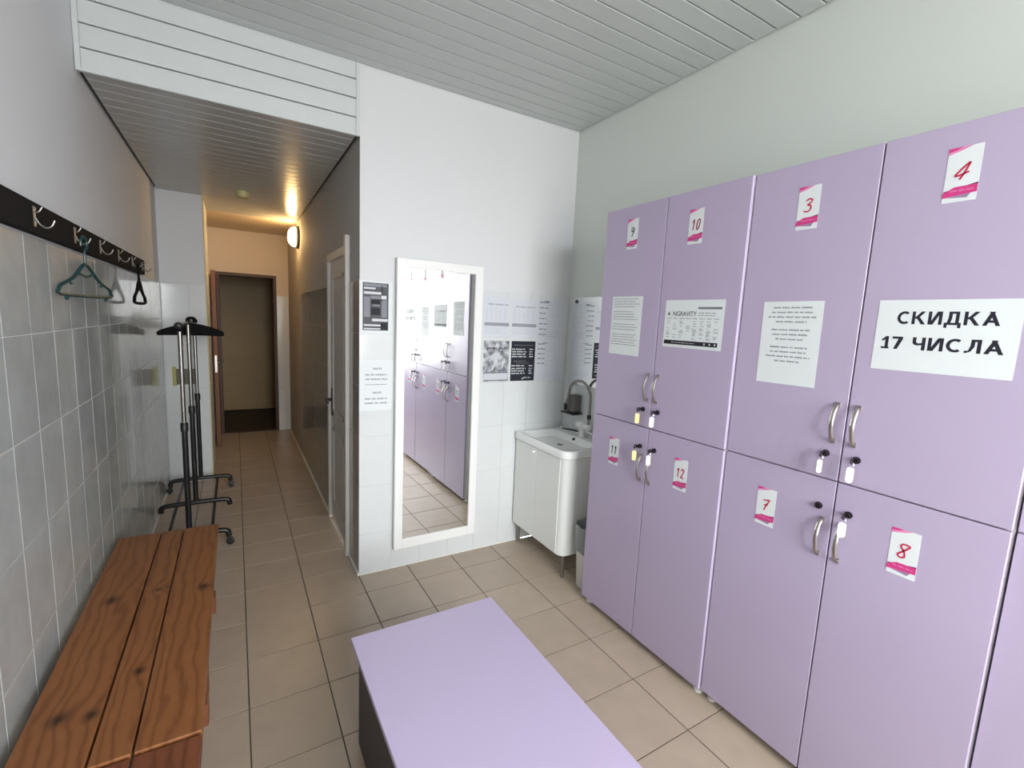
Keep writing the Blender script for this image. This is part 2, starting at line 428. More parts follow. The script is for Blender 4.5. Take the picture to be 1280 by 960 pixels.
# fascia over the corridor mouth
fa = struct('trim_1', box(bm_(), 0, XC, YM+0.014, YM+0.03, ZK, ZC), 'slat_gap', 'white slatted fascia above the corridor entrance', 'fascia')
e = [ZK, 2.622, 2.717, 2.812, ZC+0.01]
for a, b in zip(e, e[1:]):
    plate('slat', 'front', (XC/2, YM+0.001, (a+b)/2), XC-0.034, b-a-0.005, 0.012, 0.0025, 'slat_fascia', fa)
obj('corner_trim', box(bm_(), 0, 0.018, YM-0.006, YM+0.014, ZK, ZC), 'slat_fascia', fa)
obj('corner_trim', box(bm_(), XC-0.018, XC+0.001, YM-0.006, YM+0.014, ZK, ZC), 'slat_fascia', fa)
obj('edge_trim', box(bm_(), 0, XC, YM-0.004, YM+0.016, ZK-0.004, ZK+0.006), 'slat_fascia', fa)
# thin white sealing strips at the floor
struct('baseboard_front', box(bm_(), XC-0.006, 2.30, YM-0.008, YM, 0, 0.010), 'trim_white', 'thin white sealing strip under the mirror wall', 'baseboard')
struct('baseboard_corridor_right', box(bm_(), XC-0.010, XC, YM-0.006, DY0, 0, 0.014), 'trim_white', 'thin white strip at the wall foot before the white door', 'baseboard')
struct('baseboard_corridor_far', box(bm_(), XC-0.010, XC, DY1, YE, 0, 0.014), 'trim_white', 'thin white strip at the wall foot beyond the white door', 'baseboard')
struct('baseboard_left', box(bm_(), 0, 0.010, YB, YS, 0, 0.014), 'trim_white', 'thin white strip at the foot of the grey tiled wall', 'baseboard')

# ------------------------------------------------------------------ doors
# white panelled door in the corridor's right wall
dr = thing('door_1', 'white panelled door with black lever handle in corridor wall', 'door', (XC, DY0, 0)); dr['kind'] = 'structure'
bm = box(bm_(), -0.022, 0.10, 0.0, 0.055, 0, DZ+0.055); obj('door_post', bm, 'door_white', dr)
bm = box(bm_(), -0.014, 0.10, DY1-DY0-0.05, DY1-DY0, 0, DZ); obj('door_post', bm, 'door_white', dr)
bm = box(bm_(), -0.014, 0.10, 0.055, DY1-DY0-0.05, DZ-0.05, DZ); obj('door_head', bm, 'door_white', dr)
dw0, dw1 = 0.058, DY1-DY0-0.053
leaf = bbox(0.006, 0.046, dw0, dw1, 0.012, DZ-0.054, 0.002, 1)
lf = obj('door_leaf', leaf, 'door_white', dr)
for z0, z1 in ((0.86, 1.84), (0.16, 0.74)):
    bm = bm_()
    for (a, b, c, d) in ((dw0+0.11, dw1-0.11, z0, z0+0.022), (dw0+0.11, dw1-0.11, z1-0.022, z1), (dw0+0.11, dw0+0.132, z0, z1), (dw1-0.132, dw1-0.11, z0, z1)):
        box(bm, -0.004, 0.0065, a, b, c, d)
    obj('panel_moulding', bm, 'door_white', lf)
    obj('panel', bbox(0.001, 0.0065, dw0+0.155, dw1-0.155, z0+0.045, z1-0.045, 0.002, 1), 'door_white', lf)
bm = bbox(-0.002, 0.008, dw1-0.075, dw1-0.035, 0.82, 1.03, 0.003); lathe(bm, [(0.011, -0.045), (0.011, 0.0)], dw1-0.055, 0.94, 12, 'X')
tube(bm, [(-0.042, dw1-0.055, 0.94), (-0.045, dw1-0.09, 0.94), (-0.045, dw1-0.165, 0.937)], 0.009, 8)
tag(obj('door_handle', bm, 'black_paint', lf, smooth=True), 'black lever handle with a tall plate')
for z in (0.26, 1.72):
    obj('hinge', lathe(bm_(), [(0.008, z-0.06), (0.008, z+0.06)], -0.008, 0.060, 10), 'frame_white', dr, smooth=True)
# two small curled papers high on that door
for i, (y, z) in enumerate(((3.39, 1.61), (3.36, 1.30))):
    o = obj('paper_note', box(bm_(), XC+0.0035, XC+0.0055, y-0.03, y+0.03, z-0.03, z+0.02), 'ink_grey')
    tag(o, ('upper' if i == 0 else 'lower')+' small dark note stuck on the white corridor door', 'note')

# brown door frame in the end wall with its leaf standing open
df = thing('door_2', 'brown wooden door standing open at the corridor end', 'door', (EX0, YE, 0)); df['kind'] = 'structure'
wdt = EX1-EX0
obj('door_post', box(bm_(), 0, 0.035, -0.02, 0.10, 0, EZ-0.035), 'wood_frame', df)
obj('door_post', box(bm_(), wdt-0.035, wdt, -0.02, 0.10, 0, EZ-0.035), 'wood_frame', df)
obj('door_head', box(bm_(), 0, wdt, -0.02, 0.10, EZ-0.035, EZ), 'wood_frame', df)
obj('threshold', box(bm_(), 0.035, wdt-0.035, 0.0, 0.09, 0, 0.012), 'wood_frame', df)
lf2 = obj('door_leaf', bbox(-0.042, 0.0, -0.62, -0.025, 0.012, EZ-0.03, 0.002, 1), 'wood_door', df)
lf2.rotation_euler = (0, 0, 0.02)
bm = box(bm_(), -0.032, -0.012, -0.6225, -0.619, 0.86, 1.05)
tag(obj('lock_plate', bm, 'satin_nickel', lf2), 'steel lock plate on the door edge')
bm = lathe(bm_(), [(0.022, 0.0), (0.022, 0.006), (0.008, 0.008), (0.008, 0.045)], -0.56, 0.97, 14, 'X'); tube(bm, [(0.042, -0.56, 0.97), (0.044, -0.47, 0.968)], 0.008, 8)
obj('door_handle', bm, 'chrome_dark', lf2, smooth=True)
# second, closed door at the back of the vestibule
d3 = thing('door_3', 'closed beige door in the dim vestibule', 'door', (0.16, 8.40, 0)); d3['kind'] = 'structure'
obj('door_leaf', bbox(0.06, 0.98, -0.03, 0.015, 0.01, 2.20, 0.003, 1), 'beige_door', d3)
bm = box(bm_(), 0.0, 0.06, -0.05, 0.018, 0, 2.26); box(bm, 0.98, 1.04, -0.05, 0.018, 0, 2.26); box(bm, 0.06, 0.98, -0.05, 0.018, 2.20, 2.26)
obj('door_frame', bm, 'wood_frame', d3)

# ------------------------------------------------------------------ lockers
HANDLE = None
def handle_mesh():
    bm = bm_()
    pts = [(0, 0, 0.0), (-0.012, 0, 0.006), (-0.022, 0, 0.022), (-0.029, 0, 0.045), (-0.031, 0, 0.062), (-0.029, 0, 0.079), (-0.022, 0, 0.102), (-0.012, 0, 0.118), (0, 0, 0.124)]
    p = smooth_path(pts, 3)
    tube(bm, p, [0.0066]*len(p), 8, flat=(0.5, 1.0))
    box(bm, -0.0055, 0, -0.0065, 0.0065, -0.006, 0.010); box(bm, -0.0055, 0, -0.0065, 0.0065, 0.114, 0.130)
    me = to_mesh(bm, 'handle', True); me.materials.append(M['satin_nickel']); return me
def lock_mesh():
    bm = lathe(bm_(), [(0.0115, -0.005), (0.0115, 0.0)], 0, 0, 16, 'X'); lathe(bm, [(0.0085, -0.012), (0.0095, -0.005)], 0, 0, 16, 'X')
    me = to_mesh(bm, 'lock', True); me.materials.append(M['chrome_dark']); return me
HM, LM = handle_mesh(), lock_mesh()
def locker(label, y_far, width, xf, feet=True):
    """four-door locker; local origin at the foot of its far front corner, local -y towards the viewer"""
    t = thing('locker_cabinet', label, 'locker', (xf, y_far, 0), 0, 'lavender lockers along the right wall')
    w = width; dep = XR-xf-0.004; dt = 0.016
    cb = bm_()
    box(cb, dt+0.002, dep, -0.016, 0, ZBOT, ZTOP); box(cb, dt+0.002, dep, -w, -w+0.016, ZBOT, ZTOP)
    box(cb, dt+0.002, dep, -w+0.016, -0.016, ZTOP-0.016, ZTOP); box(cb, dt+0.002, dep, -w+0.016, -0.016, ZBOT, ZBOT+0.016)
    box(cb, dt+0.002, dep, -w+0.016, -0.016, ZS-0.008, ZS+0.008); box(cb, dt+0.002, dep, -w/2-0.008, -w/2+0.008, ZBOT+0.016, ZTOP-0.016)
    box(cb, dep-0.006, dep, -w+0.016, -0.016, ZBOT+0.016, ZTOP-0.016)
    obj('body', cb, 'carcass_white', t)
    for fx in (0.045, dep-0.04):
        for fy in (-0.03, -w+0.03):
            obj('foot', lathe(bm_(), [(0.020, 0), (0.020, 0.008), (0.012, 0.012), (0.012, ZBOT)], fx, fy, 12), 'plastic_white', t, smooth=True)
    doors = {}
    g = 0.0023
    for col in (0, 1):
        ya, yb = (-g, -w/2+g) if col == 0 else (-w/2-g, -w+g)
        for row in (0, 1):
            za, zb = (ZS+g, ZTOP) if row == 0 else (ZBOT, ZS-g)
            d = obj('door', bbox(0, dt, yb, ya, za, zb, 0.0012, 1), 'lavender', t)
            s = 1 if col == 0 else -1
            h = obj('handle', HM, None, d, (0, -w/2+s*0.030, (1.234 if row == 0 else 0.843)))
            l = obj('lock', LM, None, d, (0, -w/2+s*0.045, (1.190 if row == 0 else 1.008)))
            doors[(row, col)] = d
    return t
XF1, XF2, XF3 = XL-0.007, XL+0.005, XL+0.017
locker('lavender four-door locker nearest the washbasin, doors 9 to 12', L0, L0-L2, XF1)
locker('lavender four-door locker with doors 3, 4, 7 and 8', L2-0.002, L2-L4-0.002, XF2)
locker('lavender locker at the right edge, nearest the viewer', L4-0.003, 0.81, XF3)
SEAM1, SEAM2 = L0-(L0-L2)/2, L2-0.002-(L2-L4-0.002)/2

KEYS = []
# keys with plastic tags left in the locks
def key(n, xf, seam, s, row, colour, turn, length=0.052, wid=0.017):
    z = 1.190 if row == 0 else 1.008
    t = thing('key', 'key '+n, 'key', (xf-0.012, seam+s*0.045, z), 0, 'keys left in the locker doors')
    bm = box(bm_(), -0.012, 0.0, -0.001, 0.001, -0.003, 0.003)
    lathe(bm, [(0.004, -0.0012), (0.011, -0.0012), (0.011, 0.0012), (0.004, 0.0012)], -0.020, 0.0, 14, 'Y', False)
    obj('key_head', bm, 'chrome_dark', t)
    ring = [(-0.024+0.0*i, 0.008*math.sin(2*PI*i/12), -0.012+0.010*math.cos(2*PI*i/12)) for i in range(12)]
    obj('ring', tube(bm_(), ring, 0.0009, 5, closed=True), 'chrome', t)
    bm = bm_(); pr_ = rrect(-wid/2, wid/2, -length, 0, (wid*0.42,)*4, 4)
    rg_ = [[bm.verts.new((x_, a_, b_)) for a_, b_ in pr_] for x_ in (-0.0022, 0.0022)]
    for j_ in range(len(pr_)): bm.faces.new((rg_[0][j_], rg_[0][(j_+1) % len(pr_)], rg_[1][(j_+1) % len(pr_)], rg_[1][j_]))
    bm.faces.new(rg_[0][::-1]); bm.faces.new(rg_[1])
    KEYS.append((n, t))
    o = obj('tag', bm, 'tag_'+('yellow' if colour == 'yellow' else 'white'), t, (-0.024, 0, -0.018)); o.rotation_euler = (0, 0, turn)
    return t
key('9', XF1, SEAM1, 1, 0, 'yellow', 0.5, 0.05, 0.02)
key('10', XF1, SEAM1, -1, 0, 'white', 0.5, 0.05, 0.02)
key('11', XF1, SEAM1, 1, 1, 'yellow', 0.5, 0.05, 0.02)
key('12', XF1, SEAM1, -1, 1, 'white', 0.6, 0.05, 0.02)
key('3', XF2, SEAM2, 1, 0, 'white', 0.95, 0.045, 0.016)
key('4', XF2, SEAM2, -1, 0, 'white', 0.6, 0.05, 0.02)
key('8', XF2, SEAM2, -1, 1, 'white', 0.6, 0.05, 0.022)

# ------------------------------------------------------------------ paper things: local u (right), v (up), n (towards the viewer)
def frame_at(kind, p):
    x, y, z = FR[kind]
    R = Matrix((x, y, z)).transposed().to_4x4()
    return Matrix.Translation(Vector(p)) @ R
def polys_mesh(polys, z, lift=False):
    bm = bm_()
    for i_, p in enumerate(polys):
        zz = z+(3e-5*i_ if lift else 0)
        bm.faces.new([bm.verts.new((a, b, zz)) for a, b in p])
    bmesh.ops.remove_doubles(bm, verts=list(bm.verts), dist=1e-6)
    me = bpy.data.meshes.new('print'); bm.to_mesh(me); bm.free(); return me
def rect(x0, x1, y0, y1): return [(x0, y0), (x1, y0), (x1, y1), (x0, y1)]
def words(x0, x1, y, h, rg, dens=0.86, align='l', fill=1.0):
    """a line of small unreadable print: letter-sized strokes in words"""
    out = []; x = x0; end = x0+(x1-x0)*fill
    while x < end-h*0.6:
        k = rg.randint(3, 9)
        for _ in range(k):
            if x+h*0.55 > end: break
            hh = h*rg.uniform(0.75, 1.1)
            out.append(rect(x, x+h*0.5, y, y+hh)); x += h*0.72
        x += h*0.7
    if align == 'c' and out:
        sh = ((x0+x1)-(out[0][0][0]+out[-1][1][0]))/2
        out = [[(a+sh, b) for a, b in p] for p in out]
    return out
def sheet(name, label, cat, kind, centre, w, h, prints, material='paper', rot=0.0, group=None):
    bm = bm_(); n = 6                                    # slightly bowed sheet with real thickness
    for s in (0, 1):
        pass
    box(bm, -w/2, w/2, -h/2, h/2, 0.0002, 0.0008)
    o = obj(name, bm, material); tag(o, label, cat, group)
    o.matrix_world = frame_at(kind, centre) @ Matrix.Rotation(rot, 4, 'Z')
    for i, (pname, m, polys) in enumerate(prints):
        z = 0.0010+0.00012*i
        if isinstance(polys, bpy.types.Mesh):
            for v in polys.vertices: v.co.z = z
            obj(pname, polys, m, o)
        elif pname == 'letter':
            obj(pname, polys_mesh(polys, 0.0010, len(polys) < 10), m, o)
        elif len(polys) <= 8:                               # single shapes: a piece each
            for p in polys: obj(pname, polys_mesh([p], z), m, o)
        else:                                               # lines of tiny print or one pen stroke
            c = obj(pname, polys_mesh(polys, z), m, o)
            if pname == 'print': c['kind'] = 'stuff'
    return o
def text_mesh(s, size, x, y, align='CENTER', offset=0.0, sx=1.0, shear=0.0, spacing=1.0):
    cu = bpy.data.curves.new('lettering', 'FONT'); cu.body = s; cu.size = size; cu.align_x = align; cu.offset = offset; cu.shear = shear; cu.space_character = spacing
    cu.resolution_u = 4
    o = bpy.data.objects.new('lettering', cu); C.objects.link(o)
    dg = bpy.context.evaluated_depsgraph_get()
    me = bpy.data.meshes.new_from_object(o.evaluated_get(dg))
    bpy.data.objects.remove(o); bpy.data.curves.remove(cu)
    for v in me.vertices: v.co = Vector((v.co.x*sx+x, v.co.y+y, 0))
    me.materials.clear()
    return me
def text_fit(s, width, height, cx, y0, offset=0.0, shear=0.0, spacing=1.0):
    """text scaled so that its outline is exactly width x height, centred on cx with its lowest point at y0"""
    me = text_mesh(s, 0.1, 0, 0, 'LEFT', offset, 1, shear, spacing)
    xs = [v.co.x for v in me.vertices]; ys = [v.co.y for v in me.vertices]
    a, b, c, d = min(xs), max(xs), min(ys), max(ys)
    for v in me.vertices:
        v.co.x = (v.co.x-a)/(b-a)*width+cx-width/2; v.co.y = (v.co.y-c)/(d-c)*height+y0
    return me

# bold block capitals drawn from strokes (unit height, own widths)
def _seg(a, b, t):
    a, b = Vector((a[0], a[1], 0)), Vector((b[0], b[1], 0)); d = (b-a).normalized(); n = Vector((-d.y, d.x, 0))*t/2
    return [tuple((a+n)[:2]), tuple((a-n)[:2]), tuple((b-n)[:2]), tuple((b+n)[:2])]
def _slant(x0, y0, x1, y1, th): return [(x0, y0), (x0+th, y0), (x1+th, y1), (x1, y1)]
def glyph(ch, t):
    if ch == 'С':
        P = []; k = 16
        for i in range(k):
            a0, a1 = (math.radians(52+256*j/k) for j in (i, i+1))
            P.append([(0.46+0.46*math.cos(a0), 0.5+0.51*math.sin(a0)), (0.46+0.46*math.cos(a1), 0.5+0.51*math.sin(a1)), (0.46+(0.46-t)*math.cos(a1), 0.5+(0.51-t*0.95)*math.sin(a1)), (0.46+(0.46-t)*math.cos(a0), 0.5+(0.51-t*0.95)*math.sin(a0))])
        return P, 0.80
    if ch == 'К': return [rect(0, t, 0, 1), _slant(t*0.6, 0.44, 0.56, 1, t*1.25), _slant(0.60, 0, 0.20, 0.60, t*1.25)], 0.60+t*1.25
    if ch == 'И': return [rect(0, t, 0, 1), rect(0.82-t, 0.82, 0, 1), _slant(t*0.35, 0.0, 0.82-t*1.5, 1.0, t*1.15)], 0.82
    if ch == 'Д': return [rect(0.22, 0.82, 1-t*0.85, 1), rect(0.82-t, 0.82, 0, 1), [(0.12, 0), (0.12+t, 0), (0.22+t, 0.45), (0.24+t, 1), (0.24, 1), (0.22, 0.5)], rect(0, 0.95, 0, t*0.85), rect(0, t*0.9, -0.22, t*0.4), rect(0.95-t*0.9, 0.95, -0.22, t*0.4)], 0.95
    if ch == 'А': return [_slant(0, 0, 0.40-t*0.1, 1, t*1.15), _slant(0.92-t*1.15, 0, 0.50-t*1.05, 1, t*1.15), rect(0.2, 0.72, 0.22, 0.22+t*0.85)], 0.92
    if ch == 'Л': return [rect(0.30, 0.80, 1-t*0.85, 1), rect(0.80-t, 0.80, 0, 1), [(0.0, 0.0), (0.10, 0.0), (0.22+t*0.5, 0.12), (0.28+t, 0.45), (0.30+t, 1), (0.30, 1), (0.28, 0.5), (0.20, 0.18), (0.0, t*0.8)]], 0.80
    if ch == 'Ч': return [rect(0.72-t, 0.72, 0, 1), rect(0, t, 0.55, 1), [(0, 0.62), (0.06, 0.44), (0.24, 0.36), (0.72, 0.42), (0.72, 0.42+t*0.85), (0.30, 0.36+t*0.85), (t, 0.64)]], 0.72
    if ch == '1': return [rect(0.24, 0.24+t, 0, 1), [(0.02, 0.72), (0.06, 0.60), (0.28, 0.76), (0.28, 1.0)], rect(0.02, 0.50, 0, t*0.75)], 0.52
    if ch == '7': return [rect(0, 0.62, 1-t*0.9, 1), [(0.12, 0), (0.12+t*1.1, 0), (0.62, 1-t), (0.62, 1), (0.62-t*1.15, 1-t*0.5)]], 0.62
    return [], 0.30
def block_text(txt, width, height, cx, y0, t=0.20, gap=0.135):
    adv = 0; out = []
    for ch in txt:
        P, w_ = glyph(ch, t); out.append((adv, P)); adv += w_+gap
    k = width/(adv-gap); res = []
    for a, P in out:
        if P: res.append([[(cx-width/2+(a+x)*k, y0+y*height) for x, y in q] for q in P])
    return res
# number stickers, hand-lettered digits
STROKES = {
 '1': [[(0.30, 0.72), (0.50, 0.86), (0.66, 1.0), (0.60, 0.6), (0.45, 0.0)]],
 '2': [[(0.18, 0.78), (0.45, 1.0), (0.82, 0.9), (0.70, 0.6), (0.40, 0.3), (0.05, 0.03)], [(0.05, 0.03), (0.5, 0.10), (0.92, 0.02)]],
 '3': [[(0.22, 0.90), (0.55, 1.0), (0.88, 0.93), (0.78, 0.72), (0.42, 0.56), (0.74, 0.48), (0.78, 0.22), (0.48, 0.02), (0.05, 0.10)]],
 '4': [[(0.92, 1.0), (0.50, 0.70), (0.08, 0.34), (0.10, 0.24), (0.55, 0.32), (0.95, 0.42)], [(0.96, 1.0), (0.70, 0.5), (0.36, 0.0)]],
 '7': [[(0.14, 0.90), (0.45, 0.92), (0.92, 1.0), (0.62, 0.55), (0.34, 0.0)], [(0.30, 0.48), (0.78, 0.56)]],
 '8': [[(0.52, 0.54), (0.26, 0.78), (0.42, 1.0), (0.95, 0.96), (0.74, 0.72), (0.34, 0.40), (0.06, 0.16), (0.30, 0.0), (0.62, 0.12), (0.58, 0.40), (0.50, 0.56)]],
 '9': [[(0.84, 0.82), (0.56, 0.58), (0.30, 0.72), (0.50, 1.0), (0.86, 0.92), (0.76, 0.50), (0.40, 0.02)]],
 '0': [[(0.62, 1.0), (0.22, 0.66), (0.16, 0.14), (0.44, 0.0), (0.82, 0.40), (0.90, 0.86), (0.62, 1.0)]],
}
def ribbon(pts, wd):
    p = [Vector((a, b, 0)) for a, b in pts]; p = smooth_path(p, 5)
    out = []; L = []; Rr = []
    for i in range(len(p)):
        t = (p[min(i+1, len(p)-1)]-p[max(i-1, 0)]).normalized(); n = Vector((-t.y, t.x, 0))*wd/2
        L.append(p[i]+n); Rr.append(p[i]-n)
    for i in range(len(p)-1):
        out.append([(L[i].x, L[i].y), (Rr[i].x, Rr[i].y), (Rr[i+1].x, Rr[i+1].y), (L[i+1].x, L[i+1].y)])
    return out
STLAB = {'9': 'sticker with a black nine at the top of the door beside the washbasin',
 '10': 'sticker with a dark red ten above the NGRAVITY timetable',
 '11': 'sticker with a black eleven on the lower door beside the washbasin',
 '12': 'sticker with a red twelve on the lower door under the NGRAVITY timetable',
 '3': 'sticker with a red three above the three-paragraph notice',
 '4': 'sticker with a red four above the discount notice',
 '7': 'sticker with a red seven on the lower door without a key tag',
 '8': 'sticker with a red eight on the lower door under the discount notice'}
KEYLAB = {'9': 'yellow key tag under the handle of the upper door beside the washbasin',
 '10': 'white key tag below the handle under the NGRAVITY timetable',
 '11': 'yellow key tag in front of the handle on the door with the eleven',
 '12': 'white key tag in front of the handle on the door with the twelve',
 '3': 'narrow turned key tag under the three-paragraph notice door handle',
 '4': 'white key tag under the handle of the discount notice door',
 '8': 'white key tag over the handle on the door with the eight'}
def sticker(num, xf, y, z, ink):
    w, h = 0.070, 0.142; rg = random.Random(int(num)*13)
    dg = []
    dw = 0.030 if len(num) == 1 else 0.020; dh = 0.042
    x = -(dw*len(num)+0.004*(len(num)-1))/2
    for ch in num:
        one = []
        for st in STROKES[ch]:
            one += ribbon([(x+a*dw, -0.014+b*dh) for a, b in st], 0.0046)
        dg.append(one); x += dw+0.004
    top = [[(-w/2, h/2), (w/2*0.45, h/2), (-0.004, h/2-0.008), (-w/2, h/2-0.017)]]
    topd = [[(-w/2, h/2), (-0.006, h/2), (-0.018, h/2-0.006), (-w/2, h/2-0.010)]]
    b0 = -h/2
    dark = [[(-w/2, b0+0.030), (w/2, b0+0.044), (w/2, b0+0.038), (-w/2+0.01, b0+0.022)]]
    band = [[(-w/2, b0+0.026), (-0.012, b0+0.039), (w/2, b0+0.040), (w/2, b0+0.020), (0.010, b0+0.018), (-w/2, b0+0.013)]]
    shad = [[(-w/2+0.008, b0+0.013), (0.010, b0+0.018), (w/2-0.012, b0+0.019), (0.016, b0+0.008)]]
    txt = words(-0.020, 0.030, b0+0.027, 0.0042, rg)
    o = sheet('number_sticker', STLAB[num], 'sticker', 'right', (xf, y, z), w, h,
              [('print', 'ink_pink', top), ('print', 'ink_magenta', topd), ('print', 'ink_violetgrey', shad), ('print', 'ink_purple', dark), ('print', 'ink_magenta', band), ('print', 'ink_pink', txt)]+[('digit', ink, one) for one in dg], group='number stickers on the locker doors')
    return o
for n_, k_ in KEYS: k_['label'] = KEYLAB[n_]
sticker('9', XF1, 1.725, 2.025, 'ink_black'); sticker('10', XF1, 1.358, 2.007, 'ink_darkred')
sticker('11', XF1, 1.740, 0.936, 'ink_black'); sticker('12', XF1, 1.317, 0.940, 'ink_red')
sticker('3', XF2, 0.915, 2.005, 'ink_red'); sticker('4', XF2, 0.524, 2.022, 'ink_red')
sticker('7', XF2, 0.935, 0.935, 'ink_red'); sticker('8', XF2, 0.516, 0.948, 'ink_red')

# discount notice on door 4
t1 = block_text('СКИДКА', 0.219, 0.0365, 0.005, 0.0335)
t2 = block_text('17 ЧИСЛА', 0.266, 0.0365, -0.003, -0.040)
sheet('discount_notice', 'large white discount notice reading СКИДКА 17 ЧИСЛА on door 4', 'notice', 'right', (XF2, 0.514, 1.588), 0.308, 0.206, [('letter', 'ink_navy', q) for q in t1+t2], rot=0.0)
# long text notice on door 3
rg = random.Random(3); pr = []
yy = 0.122
for grp in (4, 3, 4):
    for k in range(grp):
        pr += words(-0.085, 0.085, yy, 0.0055, rg, align='c', fill=rg.uniform(0.72, 1.0) if k < grp-1 else rg.uniform(0.5, 0.75)); yy -= 0.0165
    yy -= 0.012
sheet('text_notice', 'white notice with three paragraphs of grey text on door 3', 'notice', 'right', (XF2, 0.926, 1.545), 0.206, 0.293, [('print', 'ink_grey', pr)], rot=0.006)
# dense text notice on door 9
pr = []; yy = 0.130; rg = random.Random(5)
for k in range(19):
    if k not in (4, 9, 13): pr += words(-0.09, 0.09, yy, 0.0042, rg, fill=rg.uniform(0.75, 1.0))
    yy -= 0.0125
sheet('text_notice', 'white sheet densely printed with grey text on door 9', 'notice', 'right', (XF1, 1.727, 1.582), 0.206, 0.288, [('print', 'ink_grey', pr)], rot=-0.008)
# timetable on door 10
w, h = 0.298, 0.206; rg = random.Random(8); tb = []; cols = 8
for c in range(cols):
    x0 = -0.136+c*0.0345
    tb += words(x0, x0+0.026, 0.022, 0.004, rg)
    for r in range(8):
        if rg.random() < 0.62:
            y = 0.010-r*0.010
            tb += words(x0+rg.uniform(0, 0.006), x0+0.026, y, 0.0032, rg, fill=rg.uniform(0.5, 1))
            if rg.random() < 0.4: tb += words(x0+0.003, x0+0.024, y-0.005, 0.0028, rg)
bar = [rect(-0.142, 0.132, -0.090, -0.072)]
top = [rect(0.025, 0.138, 0.064, 0.073)]
star = ribbon([(-0.136, 0.043), (-0.128, 0.043), (-0.118, 0.043)], 0.003)+ribbon([(-0.127, 0.034), (-0.127, 0.043), (-0.127, 0.053)], 0.003)+[rect(-0.130, -0.124, 0.040, 0.046)]
lg = text_fit('NGRAVITY', 0.122, 0.020, -0.042, 0.034, 0.0, 0.0)
wt = words(-0.10, 0.02, -0.083, 0.004, rg)+[rect(0.066, 0.074, -0.085, -0.077), rect(0.092, 0.100, -0.085, -0.077), rect(0.116, 0.124, -0.085, -0.077)]
sub = words(0.030, 0.115, 0.046, 0.0042, rg)+words(0.024, 0.110, 0.036, 0.0042, rg)
sheet('timetable', 'class timetable headed NGRAVITY with black footer bar on door 10', 'timetable', 'right', (XF1, 1.331, 1.600), w, h,
      [('print', 'ink_grey', tb+sub), ('print', 'ink_black', bar+star), ('print', 'photo_mid', top), ('print', 'ink_pale', wt), ('lettering', 'ink_navy', lg)], rot=-0.004)

# papers on the mirror wall
PY = YM-0.0005
def wallp(x0, x1, z0, z1): return ((x0+x1)/2, PY, (z0+z1)/2), x1-x0, z1-z0
c, w, h = wallp(1.150, 1.330, 1.470, 1.772)
ph = [rect(-0.077, 0.070, -0.130, 0.140)]
lights = [rect(-0.070, -0.005, 0.103, 0.113), rect(-0.070, 0.028, 0.075, 0.089), rect(-0.070, 0.024, -0.106, -0.096), rect(-0.070, 0.024, -0.125, -0.117), rect(-0.024, 0.066, -0.078, -0.063), rect(0.028, 0.058, 0.05, 0.07)]
mids = [rect(-0.070, -0.036, -0.055, 0.06), rect(0.030, 0.062, -0.055, 0.045), rect(-0.034, 0.024, 0.05, 0.066), rect(-0.02, 0.02, 0.01, 0.045), rect(-0.07, 0.06, 0.118, 0.135)]
darks = [rect(-0.030, 0.022, -0.042, 0.0), rect(0.030, 0.036, 0.04, 0.125), rect(0.026, 0.064, -0.125, -0.085), rect(-0.028, 0.022, 0.018, 0.045)]
sheet('photo_print', 'black and white photo print with white captions left of mirror', 'poster', 'front', c, w, h, [('print', 'photo_dark', ph), ('print', 'photo_mid', mids), ('print', 'ink_black', darks), ('print', 'photo_light', lights)])
c, w, h = wallp(1.146, 1.338, 1.020, 1.320); rg = random.Random(4)
pr = [rect(-0.065, 0.065, 0.003, 0.006)]
for y in (0.058, 0.032, -0.084, -0.110): pr += words(-0.07, 0.07, y, 0.009, rg, align='c', fill=0.95)
k1 = text_fit('WI-FI', 0.05, 0.012, 0.004, 0.092, 0.001); k2 = text_fit('WI-FI', 0.05, 0.012, 0.004, -0.050, 0.001)
sheet('wifi_notice', 'white notice with two WI-FI blocks below the photo print', 'notice', 'front', c, w, h, [('print', 'ink_grey', pr), ('lettering', 'ink_black', k1), ('lettering', 'ink_black', k2)], rot=-0.01)
rg = random.Random(11)
for i, (x0, x1) in enumerate(((1.936, 2.131), (2.146, 2.350))):
    c, w, h = wallp(x0, x1, 1.470, 1.735)
    hd = words(-w/2+0.03, w/2-0.015, 0.078-0.006*i, 0.010, rg)
    cols_ = []
    for k in range(5):
        xx = -w/2+0.012+k*(w-0.024)/5
        for r in range(9): cols_ += words(xx, xx+(w-0.024)/5-0.006, 0.055-r*0.0095, 0.004, rg, fill=rg.uniform(0.4, 1))
    foot = [rect(-w/2+0.004, w/2-0.004, -0.058, -0.036)]
    tx = sum((words(-w/2+0.01, w/2-0.01, -0.075-0.011*r, 0.004, rg, fill=rg.uniform(0.6, 1)) for r in range(4)), [])
    sheet('timetable', ('pale timetable sheet beside the mirror above the figure poster' if i == 0 else 'pale timetable sheet above the black price list'), 'timetable', 'front', c, w, h, [('print', 'ink_mid', hd), ('print', 'ink_pale', cols_+tx), ('print', 'ink_mid', foot)], 'paper_grey')
c, w, h = wallp(1.942, 2.136, 1.172, 1.446)
